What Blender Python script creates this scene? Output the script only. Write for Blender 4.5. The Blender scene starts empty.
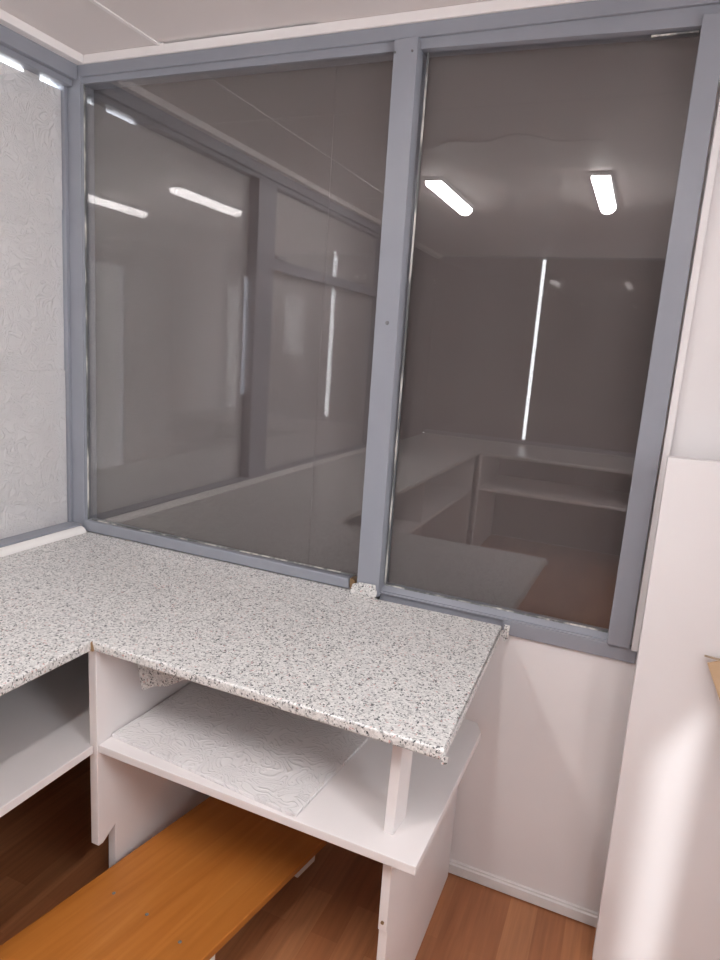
import bpy, bmesh, math, random
from mathutils import Vector, Matrix
random.seed(4)
SC = bpy.context.scene
COL = SC.collection

# ------------------------------------------------------------------ materials
def new_mat(name):
    m = bpy.data.materials.new(name); m.use_nodes = True
    nt = m.node_tree; nt.nodes.clear()
    out = nt.nodes.new('ShaderNodeOutputMaterial')
    return m, nt, out
def N(nt, t, **kw):
    n = nt.nodes.new(t)
    for k, v in kw.items():
        if k.startswith('i_'):
            n.inputs[k[2:].replace('_', ' ')].default_value = v
        else: setattr(n, k, v)
    return n
def L(nt, a, b): nt.links.new(a, b)
def coords(nt, scale=(1, 1, 1), rot=(0, 0, 0)):
    tc = N(nt, 'ShaderNodeTexCoord'); mp = N(nt, 'ShaderNodeMapping')
    mp.inputs['Scale'].default_value = scale; mp.inputs['Rotation'].default_value = rot
    L(nt, tc.outputs['Object'], mp.inputs['Vector']); return mp.outputs['Vector']
def ramp(nt, fac, stops, interp='LINEAR'):
    r = N(nt, 'ShaderNodeValToRGB'); cr = r.color_ramp; cr.interpolation = interp
    while len(cr.elements) < len(stops): cr.elements.new(0.5)
    for e, (p, c) in zip(cr.elements, stops):
        e.position = p; e.color = (c[0], c[1], c[2], 1) if not isinstance(c, (int, float)) else (c, c, c, 1)
    L(nt, fac, r.inputs['Fac']); return r.outputs['Color']
def mix(nt, fac, a, b, blend='MIX'):
    m = N(nt, 'ShaderNodeMix', data_type='RGBA', blend_type=blend)
    for sock, v in ((m.inputs[0], fac), (m.inputs[6], a), (m.inputs[7], b)):
        if isinstance(v, (int, float)): sock.default_value = v
        elif isinstance(v, tuple): sock.default_value = (v[0], v[1], v[2], 1)
        else: L(nt, v, sock)
    return m.outputs[2]
def bsdf(nt, out, col, rough=.5, bump=None, bstr=.2, bdist=.002, spec=.5):
    p = N(nt, 'ShaderNodeBsdfPrincipled')
    if isinstance(col, tuple): p.inputs['Base Color'].default_value = (*col, 1)
    else: L(nt, col, p.inputs['Base Color'])
    if isinstance(rough, (int, float)): p.inputs['Roughness'].default_value = rough
    else: L(nt, rough, p.inputs['Roughness'])
    p.inputs['Specular IOR Level'].default_value = spec
    if bump is not None:
        b = N(nt, 'ShaderNodeBump'); b.inputs['Strength'].default_value = bstr; b.inputs['Distance'].default_value = bdist
        L(nt, bump, b.inputs['Height']); L(nt, b.outputs['Normal'], p.inputs['Normal'])
    L(nt, p.outputs[0], out.inputs['Surface']); return p

def mat_paint(name, col, rough=.45, var=.06, scale=7, bstr=.15, spec=.5):
    m, nt, o = new_mat(name); v = coords(nt)
    n = N(nt, 'ShaderNodeTexNoise', i_Scale=scale, i_Detail=5.0); L(nt, v, n.inputs['Vector'])
    c = ramp(nt, n.outputs['Fac'], [(.3, tuple(x * (1 - var) for x in col)), (.7, tuple(min(1, x * (1 + var)) for x in col))])
    n2 = N(nt, 'ShaderNodeTexNoise', i_Scale=scale * 22, i_Detail=3.0); L(nt, v, n2.inputs['Vector'])
    bsdf(nt, o, c, rough, n2.outputs['Fac'], bstr, .001, spec); return m

def mat_laminate():
    m, nt, o = new_mat('speckled_laminate'); v = coords(nt)
    dn = N(nt, 'ShaderNodeTexNoise', i_Scale=190.0, i_Detail=2.0); L(nt, v, dn.inputs['Vector'])
    sub = N(nt, 'ShaderNodeVectorMath', operation='SUBTRACT'); L(nt, dn.outputs['Color'], sub.inputs[0]); sub.inputs[1].default_value = (.5, .5, .5)
    sc = N(nt, 'ShaderNodeVectorMath', operation='SCALE'); L(nt, sub.outputs[0], sc.inputs[0]); sc.inputs['Scale'].default_value = .009
    ad = N(nt, 'ShaderNodeVectorMath', operation='ADD'); L(nt, v, ad.inputs[0]); L(nt, sc.outputs[0], ad.inputs[1])
    vo = N(nt, 'ShaderNodeTexVoronoi', i_Scale=270.0); L(nt, ad.outputs[0], vo.inputs['Vector'])
    sp = N(nt, 'ShaderNodeSeparateColor'); L(nt, vo.outputs['Color'], sp.inputs[0])
    c1 = ramp(nt, sp.outputs[0], [(0, (.38, .38, .37)), (.11, (.58, .565, .55)), (.25, (.62, .61, .595)), (.60, (.745, .73, .71))], 'CONSTANT')
    vo2 = N(nt, 'ShaderNodeTexVoronoi', i_Scale=320.0); L(nt, ad.outputs[0], vo2.inputs['Vector'])
    sp2 = N(nt, 'ShaderNodeSeparateColor'); L(nt, vo2.outputs['Color'], sp2.inputs[0])
    msk = ramp(nt, sp2.outputs[1], [(0, 1.0), (.12, 0.0)], 'CONSTANT')
    dk = ramp(nt, sp2.outputs[0], [(0, (.035, .04, .045)), (.45, (.12, .13, .13)), (.75, (.25, .25, .25))], 'CONSTANT')
    c2 = mix(nt, msk, c1, dk)
    red = ramp(nt, sp2.outputs[2], [(0, 1.0), (.012, 0.0)], 'CONSTANT')
    c3 = mix(nt, red, c2, (.55, .33, .30))
    bsdf(nt, o, c3, .33, None); return m

def mat_foam():
    m, nt, o = new_mat('embossed_polystyrene'); v = coords(nt)
    wr = N(nt, 'ShaderNodeTexNoise', i_Scale=11.0, i_Detail=1.0); L(nt, v, wr.inputs['Vector'])
    sub = N(nt, 'ShaderNodeVectorMath', operation='SUBTRACT'); L(nt, wr.outputs['Color'], sub.inputs[0]); sub.inputs[1].default_value = (.5, .5, .5)
    sc = N(nt, 'ShaderNodeVectorMath', operation='SCALE'); L(nt, sub.outputs[0], sc.inputs[0]); sc.inputs['Scale'].default_value = .16
    ad = N(nt, 'ShaderNodeVectorMath', operation='ADD'); L(nt, v, ad.inputs[0]); L(nt, sc.outputs[0], ad.inputs[1])
    n = N(nt, 'ShaderNodeTexNoise', i_Scale=30.0, i_Detail=0.0); L(nt, ad.outputs[0], n.inputs['Vector'])
    mu = N(nt, 'ShaderNodeMath', operation='MULTIPLY'); mu.inputs[1].default_value = 40.0; L(nt, n.outputs['Fac'], mu.inputs[0])
    s = N(nt, 'ShaderNodeMath', operation='SINE'); L(nt, mu.outputs[0], s.inputs[0])
    r = ramp(nt, s.outputs[0], [(.0, 0.0), (.5, .35), (1.0, 1.0)])
    bk = N(nt, 'ShaderNodeTexNoise', i_Scale=34.0, i_Detail=1.0); L(nt, v, bk.inputs['Vector'])
    bm = ramp(nt, bk.outputs['Fac'], [(.30, 0.25), (.60, 1.0)])
    h = mix(nt, 1.0, r, bm, 'MULTIPLY')
    pb = bsdf(nt, o, (.87, .84, .84), .27, h, .62, .0045)
    tl = N(nt, 'ShaderNodeBsdfTranslucent'); tl.inputs['Color'].default_value = (.95, .95, .95, 1)
    mx = N(nt, 'ShaderNodeMixShader'); mx.inputs[0].default_value = .06
    L(nt, pb.outputs[0], mx.inputs[1]); L(nt, tl.outputs[0], mx.inputs[2]); L(nt, mx.outputs[0], o.inputs['Surface']); return m

def mat_wood_plank():
    m, nt, o = new_mat('orange_varnished_wood'); v = coords(nt, (14, .9, 14))
    n = N(nt, 'ShaderNodeTexNoise', i_Scale=3.0, i_Detail=6.0, i_Distortion=.6); L(nt, v, n.inputs['Vector'])
    c = ramp(nt, n.outputs['Fac'], [(.3, (.42, .138, .022)), (.55, (.50, .178, .032)), (.75, (.56, .215, .045))])
    v2 = coords(nt); br = N(nt, 'ShaderNodeSeparateXYZ'); L(nt, v2, br.inputs[0])
    mu = N(nt, 'ShaderNodeMath', operation='MULTIPLY'); mu.inputs[1].default_value = 11.0; L(nt, br.outputs[0], mu.inputs[0])
    fl = N(nt, 'ShaderNodeMath', operation='FLOOR'); L(nt, mu.outputs[0], fl.inputs[0])
    wn = N(nt, 'ShaderNodeTexWhiteNoise', noise_dimensions='1D'); L(nt, fl.outputs[0], wn.inputs['W'])
    tone = ramp(nt, wn.outputs['Value'], [(0, .82), (1, 1.0)])
    c = mix(nt, 1.0, c, tone, 'MULTIPLY')
    bsdf(nt, o, c, .38, n.outputs['Fac'], .05, .001); return m

def mat_floor():
    m, nt, o = new_mat('parquet_vinyl'); v = coords(nt, (1, 1, 1), (0, 0, math.pi / 2))
    b = N(nt, 'ShaderNodeTexBrick', offset=.37, offset_frequency=2)
    L(nt, v, b.inputs['Vector'])
    b.inputs['Color1'].default_value = (0, 0, 0, 1); b.inputs['Color2'].default_value = (1, 1, 1, 1); b.inputs['Mortar'].default_value = (.2, .2, .2, 1)
    b.inputs['Scale'].default_value = 1.0; b.inputs['Mortar Size'].default_value = .0006
    b.inputs['Brick Width'].default_value = .34; b.inputs['Row Height'].default_value = .072
    tone = ramp(nt, b.outputs['Color'], [(0, (.37, .140, .058)), (.5, (.44, .178, .076)), (1, (.51, .225, .102))])
    v2 = coords(nt, (60, 3, 1))
    n = N(nt, 'ShaderNodeTexNoise', i_Scale=1.4, i_Detail=5.0); L(nt, v2, n.inputs['Vector'])
    g = ramp(nt, n.outputs['Fac'], [(.3, .8), (.7, 1.08)])
    c = mix(nt, 1.0, tone, g, 'MULTIPLY')
    bsdf(nt, o, c, .36, n.outputs['Fac'], .04, .001); return m

def mat_boards():
    m, nt, o = new_mat('dark_brown_fibreboard'); v = coords(nt)
    n = N(nt, 'ShaderNodeTexNoise', i_Scale=2.2, i_Detail=3.0); L(nt, v, n.inputs['Vector'])
    c = ramp(nt, n.outputs['Fac'], [(.3, (.145, .122, .119)), (.7, (.165, .140, .136))])
    bsdf(nt, o, c, .75, None); return m

def mat_glass(name='window_glass', f0=.056, f1=1.15):
    m, nt, o = new_mat(name)
    lw = N(nt, 'ShaderNodeLayerWeight'); lw.inputs['Blend'].default_value = .5
    p = N(nt, 'ShaderNodeMath', operation='POWER'); p.inputs[1].default_value = 2.0; L(nt, lw.outputs['Facing'], p.inputs[0])
    ma = N(nt, 'ShaderNodeMath', operation='MULTIPLY_ADD'); ma.inputs[1].default_value = f1; ma.inputs[2].default_value = f0; L(nt, p.outputs[0], ma.inputs[0])
    tr = N(nt, 'ShaderNodeBsdfTransparent'); tr.inputs['Color'].default_value = (.95, .95, .95, 1)
    gl = N(nt, 'ShaderNodeBsdfGlossy'); gl.inputs['Roughness'].default_value = .012; gl.inputs['Color'].default_value = (.97, .96, .96, 1)
    mx = N(nt, 'ShaderNodeMixShader'); L(nt, ma.outputs[0], mx.inputs[0]); L(nt, tr.outputs[0], mx.inputs[1]); L(nt, gl.outputs[0], mx.inputs[2])
    L(nt, mx.outputs[0], o.inputs['Surface']); return m

def mat_emit(name, col, s):
    m, nt, o = new_mat(name); e = N(nt, 'ShaderNodeEmission'); e.inputs[0].default_value = (*col, 1); e.inputs[1].default_value = s
    L(nt, e.outputs[0], o.inputs['Surface']); return m

def mat_bead():
    m, nt, o = new_mat('paint_smeared_bead'); v = coords(nt, (30, 30, 9))
    n = N(nt, 'ShaderNodeTexNoise', i_Scale=1.0, i_Detail=3.0); L(nt, v, n.inputs['Vector'])
    c = ramp(nt, n.outputs['Fac'], [(.44, (.15, .155, .155)), (.52, (.34, .34, .33)), (.60, (.68, .66, .62))])
    bsdf(nt, o, c, .5, None); return m

GREY = mat_paint('blue_grey_gloss_paint', (.282, .294, .334), .38, .05)
WALL = mat_paint('white_wall_paint', (.80, .77, .772), .5, .02, 3, .08)
CEIL = mat_paint('ceiling_panel', (.78, .725, .71), .6, .02, 2, .05)
CEILW = mat_paint('white_ceiling_batten', (.86, .82, .81), .5, .02)
MELA = mat_paint('white_melamine', (.80, .755, .75), .38, .025, 5, .05)
MELG = mat_paint('raw_white_edge', (.76, .73, .72), .5, .07, 20)
LAM = mat_laminate(); FOAM = mat_foam(); PLANK = mat_wood_plank(); FLOOR = mat_floor(); BOARD = mat_boards(); GLASS = mat_glass(); GLASSL = mat_glass('clear_thin_glass', .045, .45)
BEAD = mat_bead()
CHIP = mat_paint('raw_chipboard', (.27, .165, .085), .85, .35, 60, .5)
CARD = mat_paint('brown_cardboard', (.52, .36, .22), .8, .05, 12)
CARDE = mat_paint('cardboard_edge', (.42, .32, .23), .85, .1, 80)
PVC = mat_paint('white_pvc', (.84, .82, .80), .35, .02)
STEEL = mat_paint('dull_screw_head', (.16, .16, .17), .4, .2, 90)
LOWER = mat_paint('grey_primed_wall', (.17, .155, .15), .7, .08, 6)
LED = mat_emit('lit_led_diffuser', (1.0, .965, .955), 50.0)
FIX = mat_paint('fixture_white', (.8, .8, .8), .4, .01)

# ------------------------------------------------------------------ mesh helpers
def add_box(bm, x0, x1, y0, y1, z0, z1, bev=0.0):
    vs = [bm.verts.new((x, y, z)) for x in (x0, x1) for y in (y0, y1) for z in (z0, z1)]
    fs = [(0, 1, 3, 2), (4, 6, 7, 5), (0, 4, 5, 1), (2, 3, 7, 6), (0, 2, 6, 4), (1, 5, 7, 3)]
    faces = [bm.faces.new([vs[i] for i in f]) for f in fs]
    if bev > 0:
        es = list({e for f in faces for e in f.edges})
        bmesh.ops.bevel(bm, geom=es, offset=bev, segments=2, profile=.5, affect='EDGES')
def add_prism(bm, pts, vec, bev=0.0, seg=2, skip=None):
    """closed solid from a planar polygon pushed along vec"""
    vec = Vector(vec)
    a = [bm.verts.new(p) for p in pts]; b = [bm.verts.new(Vector(p) + vec) for p in pts]
    fa = bm.faces.new(a); fb = bm.faces.new(list(reversed(b)))
    n = len(pts); fs = [fa, fb]
    for i in range(n):
        fs.append(bm.faces.new([a[i], b[i], b[(i + 1) % n], a[(i + 1) % n]]))
    bmesh.ops.recalc_face_normals(bm, faces=fs)
    if bev > 0:
        es = [e for e in {e for f in fs for e in f.edges} if skip is None or not all(skip(v.co) for v in e.verts)]
        bmesh.ops.bevel(bm, geom=es, offset=bev, segments=seg, profile=.5, affect='EDGES')
def add_cyl(bm, p0, p1, r, n=16, r2=None):
    p0, p1 = Vector(p0), Vector(p1); d = p1 - p0
    q = Vector((0, 0, 1)).rotation_difference(d.normalized()).to_matrix().to_4x4()
    M = Matrix.Translation((p0 + p1) / 2) @ q
    bmesh.ops.create_cone(bm, cap_ends=True, cap_tris=False, segments=n, radius1=r, radius2=r if r2 is None else r2, depth=d.length, matrix=M)
def link(name, bm, mat, parent=None, loc=(0, 0, 0), smooth=False):
    """geometry is given in room coordinates; loc becomes the origin (in room coordinates)"""
    me = bpy.data.meshes.new(name)
    o0 = Vector(parent.location) if parent is not None else Vector(loc)
    bmesh.ops.translate(bm, verts=bm.verts, vec=-o0)
    bmesh.ops.recalc_face_normals(bm, faces=bm.faces)
    bm.to_mesh(me); bm.free()
    if smooth:
        for p in me.polygons: p.use_smooth = True
    me.materials.append(mat)
    o = bpy.data.objects.new(name, me); COL.objects.link(o)
    if parent is not None: o.parent = parent
    else: o.location = loc
    return o
def tag(o, label, cat, group=None, kind=None):
    o['label'] = label; o['category'] = cat
    if group: o['group'] = group
    if kind: o['kind'] = kind
    return o
def empty(name, loc, label, cat, group=None, kind=None):
    o = bpy.data.objects.new(name, None); COL.objects.link(o); o.location = loc; o.empty_display_size = .05
    return tag(o, label, cat, group, kind)
def box(name, mat, parent, *a, bev=.0, loc=(0, 0, 0)):
    bm = bmesh.new(); add_box(bm, *a, bev=bev); return link(name, bm, mat, parent, loc)
def prism(name, mat, parent, pts, vec, bev=0.0, loc=(0, 0, 0)):
    bm = bmesh.new(); add_prism(bm, pts, vec, bev); return link(name, bm, mat, parent, loc)

XR, YB, H = 2.5, -3.66, 2.2          # right wall, back wall, ceiling
ZW = .766                            # worktop height

# ------------------------------------------------------------------ setting
tag(box('floor', FLOOR, None, -.12, XR + .1, YB - .1, .12, -.05, 0.0), 'reddish brown parquet pattern floor', 'floor', kind='structure')
bm = bmesh.new()
# sheet joints: a run of panels with fine gaps
add_box(bm, -.12, XR + .1, YB - .1, .14, H + .012, H + .05)
xs = [-.1, .300, .79, 1.42, XR + .08]
ys = [YB - .08, -2.95, -1.75, -.56, 0]
for i in range(4):
    for j in range(4):
        y1 = ys[j + 1] - (.004 if j < 3 else (.016 if i == 1 else -.10))
        add_box(bm, xs[i] + (.0015 if i == 1 else 0), xs[i + 1] - (.0015 if i == 0 else 0), ys[j], y1, H, H + .014)
tag(link('ceiling', bm, CEIL), 'pale ceiling of large boards with fine joints', 'ceiling', kind='structure')
tag(box('trim_1', CEILW, None, .294, .306, -1.75, -.006, H - .003, H + .001), 'thin pale joint strip on the ceiling near the corner', 'ceiling trim', kind='structure')
tag(box('trim_2', CEILW, None, .029, 1.47, -.006, .02, 2.176, H - .0005, bev=.0015), 'white batten under the ceiling above the front window', 'ceiling trim', kind='structure')
tag(box('trim_3', CEILW, None, -.02, .028, YB + .02, .02, 2.176, H - .0005, bev=.0015), 'white batten under the ceiling above the left window', 'ceiling trim', kind='structure')

bm = bmesh.new()
front = [(.78 + .056 * k, -.86 + .035 * math.sin(k * 1.3) - .0035 * (k - 5) ** 2) for k in range(12)]
add_prism(bm, [(x, y, H - .004) for x, y in front] + [(1.36, -1.22, H - .001), (.82, -1.22, H - .001)], (0, 0, .004))
tag(link('trim_5', bm, CEILW), 'pale sagging strip of ceiling sheet in front of the lamps, seen reflected', 'ceiling sheet', kind='structure')
bm = bmesh.new()
add_box(bm, -.12, 1.70, .012, .11, 0, .745)
add_box(bm, 1.70, XR, .012, .11, 0, 2.2)
add_box(bm, -.12, 1.70, .03, .11, 2.165, 2.2); add_box(bm, -.12, -.056, .012, .11, .74, 2.2); add_box(bm, -.12, 1.70, .042, .11, .744, .768)
tag(link('wall_front', bm, WALL), 'white painted wall below and right of the grey framed window', 'wall', kind='structure')
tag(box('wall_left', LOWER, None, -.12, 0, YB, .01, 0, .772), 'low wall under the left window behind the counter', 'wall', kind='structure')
bm = bmesh.new()
add_box(bm, 0, XR, YB - .1, YB, 0, .80); add_box(bm, 0, XR, YB - .1, YB, 2.2, 2.202); add_box(bm, 1.95, XR, YB - .1, YB, .8, 2.2)
tag(link('wall_back', bm, WALL), 'white wall around the back window', 'wall', kind='structure')
tag(box('outside_blocker', LOWER, None, 3.3, 3.4, -5.2, -2.3, -.05, 3.2), 'unseen grey wall added outside the doorway to hide its bright reflection', 'wall', kind='structure')  # added, unseen: blocks the bright doorway from mirroring in the panes
DY0, DY1 = -3.00, -2.48
WY0, WY1, WZ0, WZ1 = -1.58, -.92, 1.20, 2.0
bm = bmesh.new()
add_box(bm, XR, XR + .03, YB - .1, DY0, 0, 2.2); add_box(bm, XR, XR + .03, DY1, WY0, 0, 2.2); add_box(bm, XR, XR + .03, WY1, .11, 0, 2.2); add_box(bm, XR, XR + .03, WY0, WY1, 0, WZ0); add_box(bm, XR, XR + .03, WY0, WY1, WZ1, 2.2); add_box(bm, XR, XR + .03, DY0, DY1, 2.0, 2.2)
tag(link('wall_right', bm, WALL), 'white right wall with a doorway and a window added for daylight', 'wall', kind='structure')
bm = bmesh.new()
add_box(bm, XR - .006, XR + .034, DY0, DY0 + .02, 0, 2.0); add_box(bm, XR - .006, XR + .034, DY1 - .02, DY1, 0, 2.0); add_box(bm, XR - .006, XR + .034, DY0 + .02, DY1 - .02, 1.97, 2.0)
tag(link('added_doorway', bm, GREY), 'grey frame of the unseen doorway added for daylight in the right wall', 'added door frame', kind='structure')  # doorway added out of view to let in daylight and the board's streak
bm = bmesh.new()
for a in ((WY0, WY0 + .03, WZ0, WZ1), (WY1 - .03, WY1, WZ0, WZ1), (WY0 + .03, WY1 - .03, WZ0, WZ0 + .03), (WY0 + .03, WY1 - .03, WZ1 - .03, WZ1)):
    add_box(bm, XR - .006, XR + .034, *a)
tag(link('fill_window', bm, GREY), 'grey frame of the unseen window added for fill light in the right wall', 'window', kind='structure')  # window added out of view for daylight fill
bm = bmesh.new()
add_prism(bm, [(1.33, .013, 0.004), (1.33, .003, 0.004), (1.33, .003, .031), (1.33, .007, .034), (1.33, .007, .039), (1.33, .013, .041)], (1.1, 0, 0))
tag(link('baseboard_front', bm, MELG), 'thin white scuffed baseboard under the front window', 'baseboard', kind='structure')

# ------------------------------------------------------------------ front window
W1 = empty('window_1', (1.0, 0, .75), 'large two-pane dark window in blue-grey painted frame', 'window', kind='structure')
bm = bmesh.new()
add_box(bm, -.06, 1.716, 0, .06, 2.145, 2.177, bev=.0025)
add_prism(bm, [(-.05, .008, 2.129), (1.0, .008, 2.124), (1.70, .008, 2.108), (1.70, .008, 2.150), (-.05, .008, 2.150)], (0, .05, 0), .0015)
link('top_rail', bm, GREY, W1)
box('header_board', GREY, W1, 1.719, 2.45, .002, .03, 2.005, 2.177, bev=.002)
bm = bmesh.new()
add_prism(bm, [(.997, -.014, 2.139), (1.056, -.014, 2.141), (1.067, -.014, .767), (1.002, -.014, .767)], (0, .075, 0), .002)
MU = link('mullion', bm, GREY, W1)
for (x, z, r) in ((1.033, 1.492, .0055), (1.001, 2.112, .003), (1.044, 2.111, .003)):
    bm = bmesh.new(); add_cyl(bm, (x, -.0138, z), (x, -.0162, z), r, 14, r * .8)
    s = link('screw_head', bm, STEEL); s.parent = MU; s.location = (-W1.location[0], -W1.location[1], -W1.location[2])
    s.location = (0, 0, 0); s.data.transform(Matrix.Translation(-Vector(W1.location)))
prism('side_stile', GREY, W1, [(1.653, -.010, 2.122), (1.700, -.010, 2.122), (1.704, -.010, .776), (1.652, -.010, .776)], (0, .065, 0), .002)
box('corner_post', GREY, W1, -.055, .009, 0, .055, .766, 2.147, bev=.002)
bm = bmesh.new()
add_prism(bm, [(0.0, 0, .767), (.974, 0, .767), (.970, 0, .797), (0.0, 0, .805)], (0, .04, 0), .003)
SL = link('sill_rail', bm, GREY, W1)
c = prism('broken_wood_end', CHIP, None, [(.9745, .004, .767), (.9885, .006, .767), (.987, .008, .793), (.9735, .004, .797)], (0, .03, 0), .001)
c.parent = W1; c.data.transform(Matrix.Translation(-Vector(W1.location))); c['label'] = 'bare broken wood end of the sill beside the middle post'
bm = bmesh.new()
add_box(bm, 1.063, 1.720, 0, .03, .7745, .7785, bev=.0008); add_box(bm, 1.403, 1.720, 0, .03, .738, .7745, bev=.002)
add_box(bm, 1.063, 1.4035, .010, .03, .738, .7745)
add_prism(bm, [(1.063, .006, .776), (1.063, .006, .782), (1.063, .022, .792), (1.063, .05, .792), (1.063, .05, .776)], (.589, 0, 0))
link('sill_rail', bm, GREY, W1)
# panes: a real double glazed unit is slightly green, 5 mm sheets
PANES = []
for x0, x1, y0, z0, z1 in ((.0095, .998, .014, .79, 2.14), (1.055, 1.655, .026, .785, 2.14)):
    g = box('glass_pane', GLASS, W1, x0, x1, y0, y0 + .005, z0, z1); PANES.append(g)
# beads round the panes
bm = bmesh.new()
add_box(bm, .009, .0125, .004, .0135, .80, 2.127, bev=.002)
link('glazing_bead', bm, GREY, W1)
box('paint_smear', BEAD, W1, .0127, .0150, .009, .0138, .80, 2.127)
box('paint_smear', BEAD, W1, 1.0695, 1.073, .021, .0258, .795, 2.120)
box('paint_smear', BEAD, W1, 1.072, 1.650, .021, .0258, .7925, .7955)
box('paint_smear', BEAD, W1, .03, .985, .009, .0138, .8055, .8075)
box('paint_smear', BEAD, W1, 1.56, 1.650, .0215, .0258, 2.1035, 2.1065)
box('backing_board', BOARD, W1, -.06, .806, .075, .0765, .745, 2.165)
box('backing_board', BOARD, W1, .79, 1.70, .0768, .0868, .745, 2.165)

tag(box('trim_4', WALL, None, 1.7065, 1.722, -.008, .0115, .772, 2.004, bev=.002), 'narrow white cover strip along the right window post', 'wall trim', kind='structure')

# ------------------------------------------------------------------ left window (closed with polystyrene tiles)
W2 = empty('window_2', (0, -1.2, .77), 'left window in grey frame filled with white foam tiles', 'window', kind='structure')
bm = bmesh.new()
add_box(bm, -.09, 0, -2.62, -.001, 2.136, 2.18, bev=.0025)
add_box(bm, -.09, -.018, -2.62, -.001, 2.119, 2.140, bev=.004)
link('top_rail', bm, GREY, W2)
bm = bmesh.new(); add_box(bm, -.09, 0, -2.62, -.001, .772, .790, bev=.003); link('sill_rail', bm, GREY, W2)
box('post_stop', GREY, W2, -.09, -.040, -.0125, -.001, .79, 2.12)
for y0, y1 in ((-1.135, -.985), (-2.60, -2.47)):
    box('window_post', GREY, W2, -.09, -.004, y0, y1, .79, 2.12, bev=.003)
box('transom_rail', GREY, W2, -.09, -.008, -2.47, -1.135, 1.757, 1.805, bev=.003)
box('transom_rail', GREY, W2, -.045, .012, -1.22, -1.15, 1.806, 1.822, bev=.003)
for y0, y1, z0, z1 in ((-.985, -.001, .788, 2.122), (-2.47, -1.135, .788, 1.76), (-2.47, -1.135, 1.80, 2.122)):
    box('glass_pane', GLASSL, W2, -.050, -.046, y0, y1, z0, z1)
G2 = 'white embossed foam tiles behind the left window glass'
def tile(y0, y1, z0, z1, label):
    yc, zc = (y0 + y1) / 2, z0
    o = box('foam_tile', FOAM, None, -.064, -.054, y0, y1, z0, z1, bev=.0015, loc=(-.064, yc, zc))
    tag(o, label, 'foam tile', G2)
tile(-.495, -.010, .786, 1.290, 'embossed white foam tile low in the left window, next to the corner post')
tile(-.495, -.0145, 1.290, 1.775, 'embossed white foam tile halfway up the left window, next to the corner post')
tile(-.495, -.010, 1.775, 2.110, 'embossed white foam tile at the top of the left window under the bright slit')
tile(-.495, -.270, 2.110, 2.122, 'strip of foam closing the far part of the slit at the left window top')
tile(-.140, -.085, 2.110, 2.122, 'small foam scrap plugging the bright slit at the left window top')
tile(-.985, -.495, .786, 1.180, 'cut foam tile at the sill beside the left window post')
tile(-.971, -.495, 1.180, 1.700, 'foam tile with a light gap beside the left window post')
tile(-.985, -.495, 1.700, 2.122, 'foam tile at the top beside the left window post')
rows = ((.786, 1.03, 'lowest'), (1.03, 1.53, 'lower middle'), (1.53, 1.95, 'upper middle'), (1.95, 2.122, 'topmost'))
for z0, z1, rn in rows:
    gap = 0 if rn in ('lowest', 'topmost') else .024
    tile(-1.655, -1.132, z0, z1, rn + ' foam tile just beyond the left window post, seen reflected')
    tile(-1.870, -1.655, z0, z1, rn + ' narrow foam strip of the far left window, seen reflected')
    tile(-2.475, -1.870 - gap, z0, z1, rn + ' wide foam tile at the far end of the left window, seen reflected')
tag(box('wall_left_end', BOARD, None, -.12, -.02, YB - .08, -2.60, .772, 2.2), 'dark brown boarded end of the left wall', 'wall', kind='structure')

# ------------------------------------------------------------------ back window with dark boards, one bright slit
W3 = empty('window_3', (.95, YB, .8), 'dark boarded back window with one bright slit, seen reflected', 'window', kind='structure')
bm = bmesh.new()
add_box(bm, 0, 1.95, YB - .09, YB + .002, 2.19, 2.2); add_box(bm, 0, 1.95, YB - .09, YB + .01, .772, .80)
add_box(bm, 1.90, 1.95, YB - .09, YB + .01, .80, 2.19)
link('window_frame', bm, GREY, W3)
prism('glass_pane', GLASS, W3, [(-.019, YB - .018, .795), (1.90, YB - .018, .795), (1.90, YB + .001, 2.192), (-.019, YB + .001, 2.192)], (0, .004, 0))
for x0, x1 in ((-.14, .40), (.40, .807), (.835, 1.30), (1.30, 1.91)):
    bm = bmesh.new(); n = 7; w = (x1 - x0) / n
    for k in range(n):
        add_box(bm, x0 + k * w + (0 if k == 0 else .002), x0 + (k + 1) * w, YB - .04, YB - .025, .795, 2.196)
    add_box(bm, x0, x1, YB - .045, YB - .038, .795, 2.196)
    link('backing_board', bm, BOARD, W3)

# ------------------------------------------------------------------ worktops
T = .023
GW = 'speckled laminate worktops'
R1 = empty('worktop', (1.0, -.3, ZW - T), 'speckled grey laminate worktop under the dark front window, with chipped edges', 'worktop', GW)
bm = bmesh.new()
add_prism(bm, [(.634, -.597, ZW - T), (1.424, -.604, ZW - T), (1.404, -.016, ZW - T), (1.070, -.024, ZW - T), (1.06, -.024, ZW - T), (1.0, -.0005, ZW - T), (.634, -.0005, ZW - T)], (0, 0, T), .005, 3, lambda c: c.x < .635 or c.y > -.03)
SURF = link('laminate_surface', bm, LAM, R1)
def curved_strip(name, parent, pts, up, th, label=None, mat=LAM):
    bm = bmesh.new(); up = Vector(up)
    for i in range(len(pts) - 1):
        a, b = Vector(pts[i]), Vector(pts[i + 1]); n = (b - a).cross(up).normalized() * th
        add_prism(bm, [a, b, b + up, a + up], n)
    bmesh.ops.remove_doubles(bm, verts=bm.verts, dist=.0004)
    o = link(name, bm, mat, parent)
    if label: o['label'] = label
    return o
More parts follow.
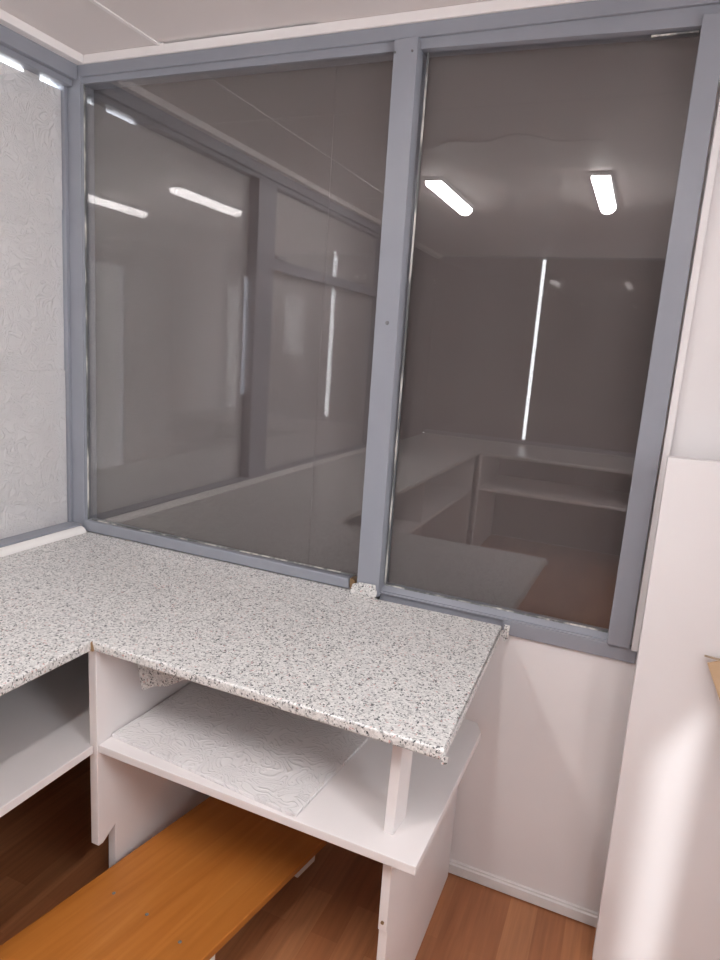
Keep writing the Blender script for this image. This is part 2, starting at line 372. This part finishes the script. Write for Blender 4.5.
# flap of laminate hanging below the front edge
bm = bmesh.new()
add_prism(bm, [(.668, -.496, ZW - T - .0005), (.673, -.500, .675), (.694, -.508, .624), (.722, -.504, .640), (.757, -.500, .648), (.815, -.496, .684), (.87, -.494, ZW - T - .0005)], (0, .0015, 0))
o = link('hanging_laminate_flap', bm, LAM, R1); o['label'] = 'torn flap of speckled laminate hanging under the front edge'
curved_strip('loose_edging', R1, [(1.4245, -.600, ZW - .018), (1.4235, -.52, ZW - .018), (1.419, -.36, ZW - .018), (1.4145, -.2, ZW - .018), (1.4105, -.08, ZW - .018), (1.4105, -.045, ZW - .018), (1.4175, -.024, ZW - .02), (1.420, -.012, ZW - .022)], (0, 0, .0185), -.001, 'loose speckled edging peeling off the right end')
bm = bmesh.new()
add_prism(bm, [(1.4115, -.020, ZW - .040), (1.4225, -.016, ZW - .036), (1.4235, -.012, ZW + .003), (1.4105, -.014, ZW + .004)], (0, .0015, 0))
o = link('torn_edging_tip', bm, LAM, R1); o['label'] = 'torn tip of speckled edging at the right corner by the window'
bm = bmesh.new()
add_prism(bm, [(1.420, -.607, ZW - .012), (1.432, -.606, ZW - .010), (1.431, -.606, ZW - .024), (1.421, -.607, ZW - .027)], (0, .003, 0))
o = link('torn_edging_tip', bm, LAM, R1); o['label'] = 'torn tip of speckled edging at the front right corner'
bm = bmesh.new()
add_prism(bm, [(.628, -.6005, ZW - .022), (.640, -.6005, ZW - .022), (.638, -.6005, ZW - .012), (.634, -.6005, ZW - .001), (.631, -.6005, ZW - .010)], (0, .010, 0))
o = link('chipped_corner', bm, CHIP, R1); o['label'] = 'brown chipped spot at the inner corner'

R2 = empty('worktop', (.3, -1.6, ZW - T), 'speckled grey laminate worktop along the left window, running off the left edge', 'worktop', GW)
bm = bmesh.new(); add_prism(bm, [(.001, -3.62, ZW - T), (.633, -3.62, ZW - T), (.633, -.600, ZW - T), (.6336, -.592, ZW - T), (.6336, -.0005, ZW - T), (.001, -.0005, ZW - T)], (0, 0, T), .004, 3, lambda c: c.y > -.594)
link('laminate_surface', bm, LAM, R2)
R3 = empty('worktop', (1.3, -3.3, ZW - T), 'worktop along the dark back window, seen reflected in the front window', 'worktop', GW)
bm = bmesh.new(); add_prism(bm, [(.634, -3.645, ZW - T), (2.0, -3.645, ZW - T), (2.0, -2.96, ZW - T), (.634, -2.96, ZW - T)], (0, 0, T), .005, 3)
link('laminate_surface', bm, LAM, R3)

# ------------------------------------------------------------------ shelf unit under the front worktop
S = empty('shelf_unit', (1.0, -.3, 0), 'white shelf unit with end panel under the front worktop, holding the foam tile', 'shelf unit')
bm = bmesh.new()
add_prism(bm, [(.6365, -.583, .491), (1.391, -.589, .491), (1.397, -.095, .491), (1.378, -.055, .491), (1.329, -.050, .491), (.6365, -.012, .491)], (0, 0, .019), .0015)
link('shelf', bm, MELA, S)
bm = bmesh.new()
add_prism(bm, [(1.337, -.560, .4905), (1.337, -.556, .315), (1.337, -.548, .308), (1.337, -.546, 0.0), (1.337, -.006, 0.0), (1.337, -.006, .045), (1.337, -.006, .4905)], (-.018, 0, 0), .001)
o = link('end_panel', bm, MELA, S)
bm = bmesh.new(); add_cyl(bm, (1.328, -.5572, .335), (1.328, -.5595, .335), .0035, 12)
o2 = link('screw_hole', bm, CHIP, S); o2['label'] = 'brown screw hole in the front edge of the end panel'
prism('support_block', MELA, S, [(1.306, -.534, .510), (1.326, -.534, .510), (1.331, -.474, .510), (1.311, -.474, .510)], (.004, 0, .2325), .0012)

# ------------------------------------------------------------------ left base cabinet
K = empty('base_cabinet', (.3, -1.5, 0), 'open white base cabinet under the left worktop, mostly in shadow', 'cabinet')
bm = bmesh.new()
add_prism(bm, [(.6135, -.588, ZW - T - .0005), (.6135, -.584, .250), (.6135, -.570, .248), (.6135, -.530, .272), (.6135, -.530, 0), (.6135, -.012, 0), (.6135, -.012, ZW - T - .0005)], (.022, 0, 0), .001)
link('side_panel', bm, MELA, K)
for y in (-1.75, -2.90):
    box('side_panel', MELA, K, .02, .625, y, y + .018, 0, ZW - T - .0005, bev=.001)
prism('shelf', MELA, K, [(.012, -1.73, .490), (.6275, -1.73, .490), (.6275, -.590, .490), (.6125, -.590, .490), (.6125, -.02, .490), (.012, -.02, .490)], (0, 0, .020), .0012)
box('shelf', MELA, K, .012, .6275, -2.88, -1.752, .490, .510, bev=.0012)
K2 = empty('base_cabinet', (1.3, -3.3, 0), 'open base cabinet under the back worktop, seen reflected in the front window', 'cabinet')
for x in (.64, 1.97):
    box('side_panel', MELA, K2, x, x + .018, -3.64, -2.98, 0, ZW - T - .0005, bev=.001)
box('shelf', MELA, K2, .659, 1.969, -3.62, -2.975, .490, .510, bev=.0012)
box('back_panel', BOARD, K2, .659, 1.969, -3.645, -3.635, 0.01, .74)

# ------------------------------------------------------------------ foam tile lying on the shelf
bm = bmesh.new()
add_prism(bm, [(.639, -.546, .5105), (1.138, -.582, .5105), (1.176, -.088, .5105), (.668, -.052, .5105)], (0, 0, .008), .0015)
tag(link('foam_tile', bm, FOAM, None, (.9, -.32, .5105)), 'square white embossed foam tile lying on the shelf under the worktop', 'foam tile')

# ------------------------------------------------------------------ low bench
ang = -math.atan2(.0975, .56)
B = empty('low_bench', (0, 0, 0), 'low orange wooden bench pushed under the shelf, crossing the bottom left', 'bench')
ex = Vector((math.cos(ang), math.sin(ang), 0)); ey = Vector((-math.sin(ang), math.cos(ang), 0))
Z1 = .175
org = Vector((.643, -.557, 0))          # on the left edge
def bp(u, v, z): return tuple(org + ex * u + ey * v + Vector((0, 0, z)))
WB = .352
bm = bmesh.new(); add_prism(bm, [bp(0, -1.0, Z1 - .02), bp(WB, -1.0, Z1 - .02), bp(WB, .50, Z1 - .02), bp(0, .50, Z1 - .02)], (0, 0, .02), .003)
seat = link('bench_top', bm, PLANK, B)
# put the grain along the plank
seat.data.transform(Matrix.Rotation(-ang, 4, 'Z')); seat.rotation_euler = (0, 0, ang)
for u, v in ((.071, -.042), (.175, -.035), (.284, -.039)):
    bm = bmesh.new(); p = Vector(bp(u, v, Z1)); add_cyl(bm, p, p + Vector((0, 0, .0008)), .0042, 12, .003); link('nail_head', bm, STEEL, B)
for v in (-.92, .315):
    bm = bmesh.new(); add_prism(bm, [bp(.01, v, Z1 - .0205), bp(WB - .028, v, Z1 - .0205), bp(WB - .028, v + .075, Z1 - .0205), bp(.01, v + .075, Z1 - .0205)], (0, 0, -.06), .004)
    link('cross_batten', bm, MELG, B)
for u in (.03, WB - .047):
    for v in (-.03, .45):
        if v > 0 and u > .1: u = .2
        bm = bmesh.new(); hh = -(Z1 - .0205) ; add_prism(bm, [bp(u, v, Z1 - .0205), bp(u + .045, v, Z1 - .0205), bp(u + .045, v + .03, Z1 - .0205), bp(u, v + .03, Z1 - .0205)], (0, 0, hh), .002)
        link('leg', bm, MELG, B)
for u in (.03, WB - .07):
    bm = bmesh.new(); add_prism(bm, [bp(u, -.98, Z1 - .0205), bp(u + .045, -.98, Z1 - .0205), bp(u + .045, -.95, Z1 - .0205), bp(u, -.95, Z1 - .0205)], (0, 0, -(Z1 - .0205)), .002)
    link('leg', bm, MELG, B)

# ------------------------------------------------------------------ board at the right, cardboard, small pieces
bm = bmesh.new()
add_prism(bm, [(1.7275, -.100, .001), (2.36, -.100, .001), (2.36, -.100, 1.252), (1.7145, -.100, 1.247)], (0, .034, 0), .0015)
tag(link('white_board', bm, WALL, None, (2.0, -.03, 0)), 'tall smooth white board standing against the wall right of the window', 'board')

CB = empty('cardboard_sheet', (2.24, -.26, 0), 'brown cardboard sheet standing tilted against the white board, cut by right edge', 'cardboard')
def cy(z): return -.262 + z * .165
def cp(x, z): return (x, cy(z), z)
Lc = (1.851, .829); Bc = (2.245, .004)
d = Vector((Lc[0] - Bc[0], Lc[1] - Bc[1])).normalized(); pr = Vector((-d.y, d.x)) * -1
pr = pr if pr.x > 0 else -pr
e2 = pr * .22
bm = bmesh.new(); add_prism(bm, [cp(*Bc), cp(*Lc), cp(Lc[0] + e2.x, Lc[1] + e2.y), cp(Bc[0] + e2.x, Bc[1] + e2.y)], (0, .004, 0))
link('sheet', bm, CARD, CB)
bm = bmesh.new(); add_prism(bm, [(1.844, -.121, .841), (1.90, -.124, .836), (1.93, -.124, .836), (1.93, -.119, .836), (1.844, -.117, .841)], (0, 0, .003))
link('fold_flap', bm, CARDE, CB)

bm = bmesh.new()
n = 10
prof = [(.004, ZW + .0008)] + [(.004 + .024 * math.sin(a), ZW + .0008 + .024 * math.cos(a) * .8) for a in [i * math.pi / 2 / n for i in range(n + 1)]]
ring0 = [(x, -.012, z) for x, z in prof]
add_prism(bm, ring0, (0, -2.55, 0))
tag(link('plastic_strip', bm, PVC, None, (.015, -1.3, ZW)), 'white rounded plastic strip lying on the worktop along the left window', 'trim strip')

bm = bmesh.new()
add_prism(bm, [(.986, -.0185, ZW + .001), (1.062, -.021, ZW + .001), (1.066, -.0215, ZW + .016), (1.058, -.0175, ZW + .036), (1.012, -.0165, ZW + .034), (.992, -.0175, ZW + .026)], (0, -.0012, 0))
add_prism(bm, [(.985, -.0205, ZW + .0005), (1.066, -.0225, ZW + .0005), (1.072, -.031, ZW + .0005), (.990, -.030, ZW + .0005)], (0, 0, .0012))
tag(link('laminate_offcut', bm, LAM, None, (1.02, -.02, ZW)), 'small torn offcut of speckled laminate at the foot of the grey middle post', 'offcut')

# ------------------------------------------------------------------ ceiling lights
GL = 'lit ceiling battens'
for x, lab in ((.655, 'lit ceiling batten reflected nearest the middle post in the right pane'),
               (1.365, 'lit ceiling batten reflected nearest the right post in the right pane')):
    f = empty('ceiling_light', (x, -1.62, H), lab, 'ceiling light', GL)
    box('housing', FIX, f, x - .044, x + .044, -1.93, -1.345, H - .018, H, bev=.003)
    bm = bmesh.new()
    pr_ = [(x + .037 * math.cos(a), -1.350, H - .0185 - .032 * math.sin(a)) for a in [i * math.pi / 10 for i in range(11)]]
    add_prism(bm, pr_, (0, -.575, 0)); link('diffuser', bm, LED, f)

# ------------------------------------------------------------------ daylight outside (through the gaps and the added openings)
w = bpy.data.worlds.new('daylight'); SC.world = w; w.use_nodes = True
bg = w.node_tree.nodes['Background']; bg.inputs[0].default_value = (.93, .97, 1.0, 1); bg.inputs[1].default_value = 8.0

pl = bpy.data.lights.new('added_doorway_daylight', 'AREA'); pl.shape = 'RECTANGLE'; pl.size = 1.96; pl.size_y = .48; pl.cycles.is_portal = True  # portal for daylight from the added doorway
po = bpy.data.objects.new('added_doorway_daylight', pl); COL.objects.link(po); po.location = (XR + .034, (DY0 + DY1) / 2, .99); po.rotation_euler = (0, math.pi / 2, 0)

sl = bpy.data.lights.new('sun', 'SUN'); sl.energy = 1.15; sl.angle = math.radians(1.2); sl.color = (.95, .98, 1.0)
so = bpy.data.objects.new('sun', sl); COL.objects.link(so); so.location = (4, -5, 4)
so.rotation_euler = Vector((-.26, 1, -.485)).to_track_quat('-Z', 'Y').to_euler()  # aimed through the added doorway to throw the streak on the white board

pl = bpy.data.lights.new('fill_window_daylight', 'AREA'); pl.shape = 'RECTANGLE'; pl.size = .74; pl.size_y = .60; pl.cycles.is_portal = True  # portal for fill daylight from the added window
po = bpy.data.objects.new('fill_window_daylight', pl); COL.objects.link(po); po.location = (XR + .034, (WY0 + WY1) / 2, (WZ0 + WZ1) / 2); po.rotation_euler = (0, math.pi / 2, 0)

# ------------------------------------------------------------------ camera
cd = bpy.data.cameras.new('camera'); cam = bpy.data.objects.new('camera', cd); COL.objects.link(cam)
cd.sensor_fit = 'VERTICAL'; cd.sensor_height = 24; cd.lens = 661.7 / 960 * 24; cd.clip_start = .01
cam.location = (1.6492, -1.6109, 1.4227); cam.rotation_euler = (1.3754, -.0702, .4054)
SC.camera = cam
vs = SC.view_settings; vs.view_transform = 'Standard'; vs.look = 'None'; vs.exposure = 0.69; vs.gamma = 1.0; vs.use_curve_mapping = False
